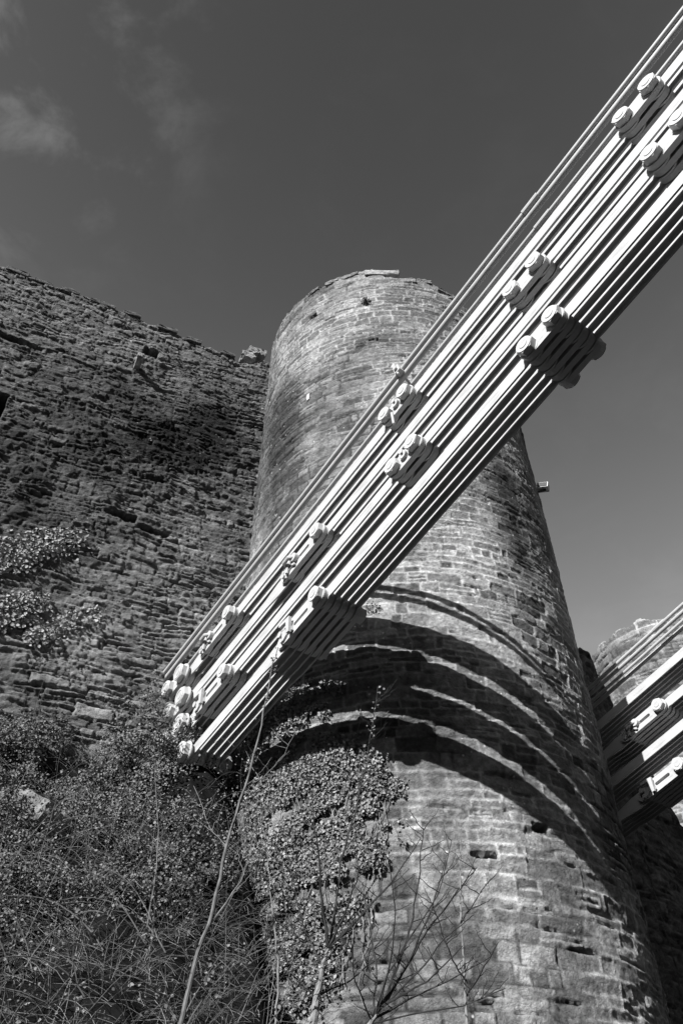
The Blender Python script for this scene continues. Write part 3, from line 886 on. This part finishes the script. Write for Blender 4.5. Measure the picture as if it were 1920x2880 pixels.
# thin grasses and dead stems, uncountable
P, Nn, px, py = bank_scatter(30000, 75)
g = random.Random(9); cv = []
for i in range(0, min(len(P), 4200)):
    if py[i] < 2330 and g.random() > .22: continue
    p = Vector(P[i]); n = Vector(Nn[i])
    L = g.uniform(.2, .7) if g.random() < .8 else g.uniform(.9, 1.8); d = (n * .5 + Vector((g.uniform(-1.3, 1.3), g.uniform(-.9, .1), g.uniform(-.3, .9)))).normalized(); q = [p.copy()]
    for k in range(5):
        p = p + d * L / 5; d = (d + Vector((g.uniform(-.15, .15), -.05, -.22 + g.uniform(-.16, .2)))).normalized(); q.append(p.copy())
    cv.append((q, .0038, .0018))
o = link('dry_grass', stems_mesh(cv, 'dry_grass', 3), noisy_mat('dry_grass_blade', .14, .34, 3, .6, .3))
tag(o, 'tangle of thin dry grass stems hanging over the dark foot of the bank', 'grass', kind='stuff')
# bramble shrubs: arching canes with a few leaves
def shrub(x, y, fwd, n, L, label, seed, leafn=260, spread=.5, grp='bramble shrubs on the bank', lsz=.032):
    g = random.Random(seed); b = img(x, y, fwd); root = empty('bramble_shrub', b)
    tag(root, label, 'shrub', grp)
    cv = []; LP = []
    for k in range(n):
        p = Vector((g.uniform(-spread, spread), g.uniform(-.2, .2), g.uniform(-.15, .15)))
        d = Vector((g.uniform(-1, 1), g.uniform(-.6, .1), g.uniform(.5, 1.3))).normalized(); q = [p.copy()]
        l = L * g.uniform(.5, 1.1)
        for i in range(9):
            p = p + d * l / 9; d = (d + Vector((g.uniform(-.1, .1), g.uniform(-.08, .05), -.17))).normalized(); q.append(p.copy())
            if i > 0:
                for _ in range(max(1, leafn // (n * 8))): LP.append(p + Vector((g.gauss(0, .07), g.gauss(0, .07), g.gauss(0, .07))))
        cv.append((q, .007, .003))
    link('cane', stems_mesh(cv, 'cane', 4), M_TWIG, root)
    LP = np.array([tuple(v) for v in LP])
    leaf_obj('leaves', LP, np.tile([[-.2, -.6, .5]], (len(LP), 1)), lsz, seed, M_LEAF2, root, tilt=.9, tone=(.2, 1.2))
shrub(130, 2750, 7.6, 6, 1.7, 'tangled bramble in the bottom left corner with pale arching canes', 1, 200)
shrub(330, 2620, 8.2, 6, 1.6, 'bramble with arching canes to the right of the corner bramble', 2, 220)
shrub(600, 2860, 7.8, 5, 1.4, 'bramble at the bottom edge beside the leaning pale sapling', 3, 200)
shrub(120, 2420, 9.6, 12, 1.3, 'bushy bramble high on the bank at the left edge', 4, 700)
shrub(620, 2330, 10.4, 12, 1.3, 'bushy bramble hanging under the end of the lowest chain', 5, 700)
shrub(425, 2010, 12.5, 12, .6, 'feathery shrub growing beside the anchor nuts of the chains', 6, 800, .22, lsz=.034)
shrub(420, 2140, 11.9, 14, .8, 'low shrub of fine leaves just under the anchor nuts', 7, 1500, .45, lsz=.045)
shrub(300, 2330, 10.6, 12, 1.0, 'leafy bramble on the bank between the pale rocks and the chain ends', 8, 900, .6)
# pale rocks on the bank
for i, (x, y, f, s) in enumerate(((95, 2270, 10.9, .34), (140, 2300, 10.8, .28), (75, 2320, 10.8, .22))):
    me = rough_block(s * 1.5, s, s, 200 + i, .24)
    o = link('rock', me, M_FAR, None, img(x, y, f))
    o.rotation_euler = (g_ := random.uniform(-.3, .3), .2, i)
    tag(o, ('largest of three pale rocks on the bank under the left wall', 'middle sized pale rock on the bank, right of the largest', 'smallest pale rock on the bank, lowest of three')[i], 'rock', 'pale rocks on the bank')

# bare saplings
def sapling(name_label, trunk, branches, fwd, r0, leafy=(), mat=M_STEM, seed=0):
    g = random.Random(seed); base = img(*trunk[0], fwd)
    root = empty('sapling', base); tag(root, name_label, 'tree', 'bare saplings in front of the tower')
    def line(pts_, r_0, r_1, df=0):
        q = []
        n = len(pts_)
        for i in range(n - 1):
            for k in range(4):
                t = k / 4.
                x = pts_[i][0] * (1 - t) + pts_[i + 1][0] * t; y = pts_[i][1] * (1 - t) + pts_[i + 1][1] * t
                f = fwd + df * (i + t) / (n - 1)
                q.append(img(x + g.uniform(-3, 3), y, f) - base)
        q.append(img(pts_[-1][0], pts_[-1][1], fwd + df) - base)
        return (q, r_0, r_1)
    link('trunk', stems_mesh([line(trunk, r0, r0 * .2)], 'trunk', 8), mat, root)
    for pts_, rb in branches:
        rb *= 1.25
        cv = [line(pts_, rb, .0035, g.uniform(-.6, .6))]
        # side twigs
        for k in range(len(pts_) * 2):
            i = g.randrange(len(pts_) - 1); t = g.random()
            x = pts_[i][0] * (1 - t) + pts_[i + 1][0] * t; y = pts_[i][1] * (1 - t) + pts_[i + 1][1] * t
            sx = g.choice((-1, 1)) * g.uniform(15, 70); sy = -g.uniform(20, 90)
            cv.append(line([(x, y), (x + sx * .6, y + sy * .5), (x + sx, y + sy)], .005, .002, g.uniform(-.2, .2)))
        link('branch', stems_mesh(cv, 'branch', 5), M_TWIG if mat is M_TWIG else M_BRANCH, root)
    LP = []
    for (x0, y0, x1, y1, n) in leafy:
        for k in range(n):
            t = g.random(); LP.append(tuple(img(x0 + (x1 - x0) * t + g.gauss(0, 7), y0 + (y1 - y0) * t, fwd) - base))
    if LP: leaf_obj('leaves', np.array(LP), np.tile([[-.2, -.7, .3]], (len(LP), 1)), .035, seed, M_LEAF2, root, tilt=.8, tone=(.5, 1.3))
sapling('tall thin pale sapling leaning up in front of the chain ends, leftmost', [(505, 2900), (545, 2720), (600, 2560), (635, 2380), (690, 2210), (735, 2040), (765, 1880), (782, 1820)],
        [([(635, 2380), (590, 2330), (545, 2210)], .004), ([(590, 2600), (680, 2480), (720, 2330)], .008), ([(690, 2210), (740, 2190), (800, 2120), (830, 2060)], .005)],
        7.6, .022, ((735, 2040, 780, 1820, 40),), M_TWIG, 3)
sapling('forked bare sapling rising in front of the ivy, with a very tall middle shoot', [(880, 2900), (893, 2800), (905, 2720), (925, 2665)],
        [([(925, 2665), (905, 2560), (900, 2450), (885, 2330), (870, 2180)], .014), ([(925, 2665), (945, 2540), (960, 2420), (1000, 2280), (1030, 2150), (1062, 1930)], .013),
         ([(925, 2665), (975, 2560), (1010, 2450), (1040, 2360)], .011), ([(925, 2665), (1010, 2580), (1100, 2480), (1180, 2360)], .012), ([(905, 2720), (850, 2600), (830, 2500), (800, 2380)], .009), ([(893, 2800), (980, 2760), (1080, 2680)], .008), ([(893, 2800), (820, 2760), (740, 2640)], .008)],
        8.0, .042, ((1035, 2130, 1062, 1930, 60),), M_STEM, 4)
sapling('bushy bare sapling with fanned straight shoots at the bottom centre', [(1020, 2910), (1045, 2870), (1075, 2830)],
        [([(1075, 2830), (1130, 2740), (1200, 2620), (1290, 2500), (1340, 2440)], .012), ([(1075, 2830), (1150, 2700), (1210, 2560), (1250, 2420)], .012), ([(1060, 2850), (1120, 2720), (1160, 2580), (1180, 2450), (1190, 2330)], .011),
         ([(1045, 2870), (1150, 2810), (1260, 2760), (1380, 2690)], .009), ([(1045, 2870), (1060, 2740), (1040, 2600), (1020, 2480)], .009), ([(1075, 2830), (1200, 2760), (1300, 2660)], .008),
         ([(1055, 2860), (1100, 2700), (1110, 2560), (1090, 2420)], .007), ([(1075, 2830), (1170, 2740), (1250, 2640), (1310, 2590)], .007), ([(1045, 2880), (1170, 2850), (1300, 2830), (1420, 2780)], .006), ([(1060, 2850), (1090, 2740), (1150, 2640), (1230, 2520), (1270, 2360)], .008), ([(1045, 2870), (1000, 2760), (985, 2640)], .006)],
        7.4, .03, (), M_STEM, 5)
sapling('slender dark upright shoot standing right of the fanned sapling', [(1312, 2920), (1308, 2760), (1295, 2600), (1292, 2450), (1296, 2330)],
        [([(1308, 2760), (1270, 2700), (1235, 2600), (1215, 2540)], .006), ([(1295, 2600), (1330, 2540), (1380, 2470)], .006), ([(1310, 2800), (1350, 2740), (1400, 2650)], .006)],
        7.8, .014, (), M_STEM, 6)
sapling('thin dark bare shoot between the forked sapling and the bramble', [(770, 2910), (785, 2760), (775, 2640), (760, 2500), (752, 2380)],
        [([(785, 2760), (840, 2680), (870, 2600)], .005), ([(775, 2640), (740, 2580), (700, 2540)], .005)],
        8.2, .013, (), M_STEM, 8)

# tufts on the tower's right edge and floodlight
def tuft(x, y, n, L, label, seed):
    h = t_hit(x, y)
    if h is None: return
    g = random.Random(seed); b, nr = h; root = empty('wall_plant', b)
    tag(root, label, 'plant', 'plants growing from the tower')
    cv = []; LP = []
    for k in range(n):
        p = Vector((0, 0, 0)); d = (nr + Vector((g.uniform(-.7, .7), g.uniform(-.7, .7), g.uniform(-.3, .9)))).normalized(); q = [p.copy()]
        for i in range(4):
            p = p + d * L / 4; d.z -= .1; d.normalize(); q.append(p.copy()); LP.append(tuple(p)); LP.append(tuple(p + Vector((g.gauss(0, .03), g.gauss(0, .03), g.gauss(0, .03)))))
        cv.append((q, .005, .002))
    link('stem', stems_mesh(cv, 'stem', 4), M_STEM, root)
    leaf_obj('leaves', np.array(LP), np.tile([[nr.x, nr.y, .3]], (len(LP), 1)), .05, seed, M_LEAF2, root, tilt=.9)
tuft(1466, 1195, 22, .3, 'small leafy tuft on the shaded right edge of the round tower just under the lowest chain', 3)
tuft(1030, 852, 12, .16, 'small dark tuft near the top of the round tower', 4)
# floodlight on the tower's right edge
aR = math.atan2(-TA.x, -TA.y) - R_(76)
def edge_point(y):
    for x in range(1800, 1200, -1):
        h = tower_hit(x, y)
        if h: return h, x
h, ex = edge_point(1376)
nr = Vector((math.sin(h[1]), math.cos(h[1]), 0))
root = empty('floodlight', h[0]); tag(root, 'small white floodlight sticking out from the right edge of the round tower', 'floodlight')
def boxmesh(sx, sy, sz, name, bev=.01):
    bm = bmesh.new(); box(bm, -sx / 2, sx / 2, -sy / 2, sy / 2, -sz / 2, sz / 2); return mesh_from_bm(bm, name, bev)
o = link('housing', boxmesh(.26, .2, .14, 'housing'), M_LAMP, root, nr * .16); o.rotation_euler = (0, .25, math.atan2(nr.y, nr.x))
o2 = link('bracket', boxmesh(.3, .04, .03, 'bracket', .004), M_DARK, root, nr * .06 + Vector((0, 0, -.1))); o2.rotation_euler = (0, 0, math.atan2(nr.y, nr.x))
o3 = link('lamp_glass', boxmesh(.22, .012, .11, 'lamp_glass', .002), M_DARK, o, (0, -.106, 0))
# small white notice on the tower, upper left
h = t_hit(868, 1118)
if h:
    bm = bmesh.new(); prism(bm, [(-.04, -.11), (.04, -.12), (.05, .06), (.02, .13), (-.04, .1)], -.03, .03)
    o = link('lime_patch', mesh_from_bm(bm, 'lime_patch', .01), M_PAINT, tower, h[0] + h[1] * .0); o.rotation_euler = (0, 0, -math.atan2(h[1].x, h[1].y))
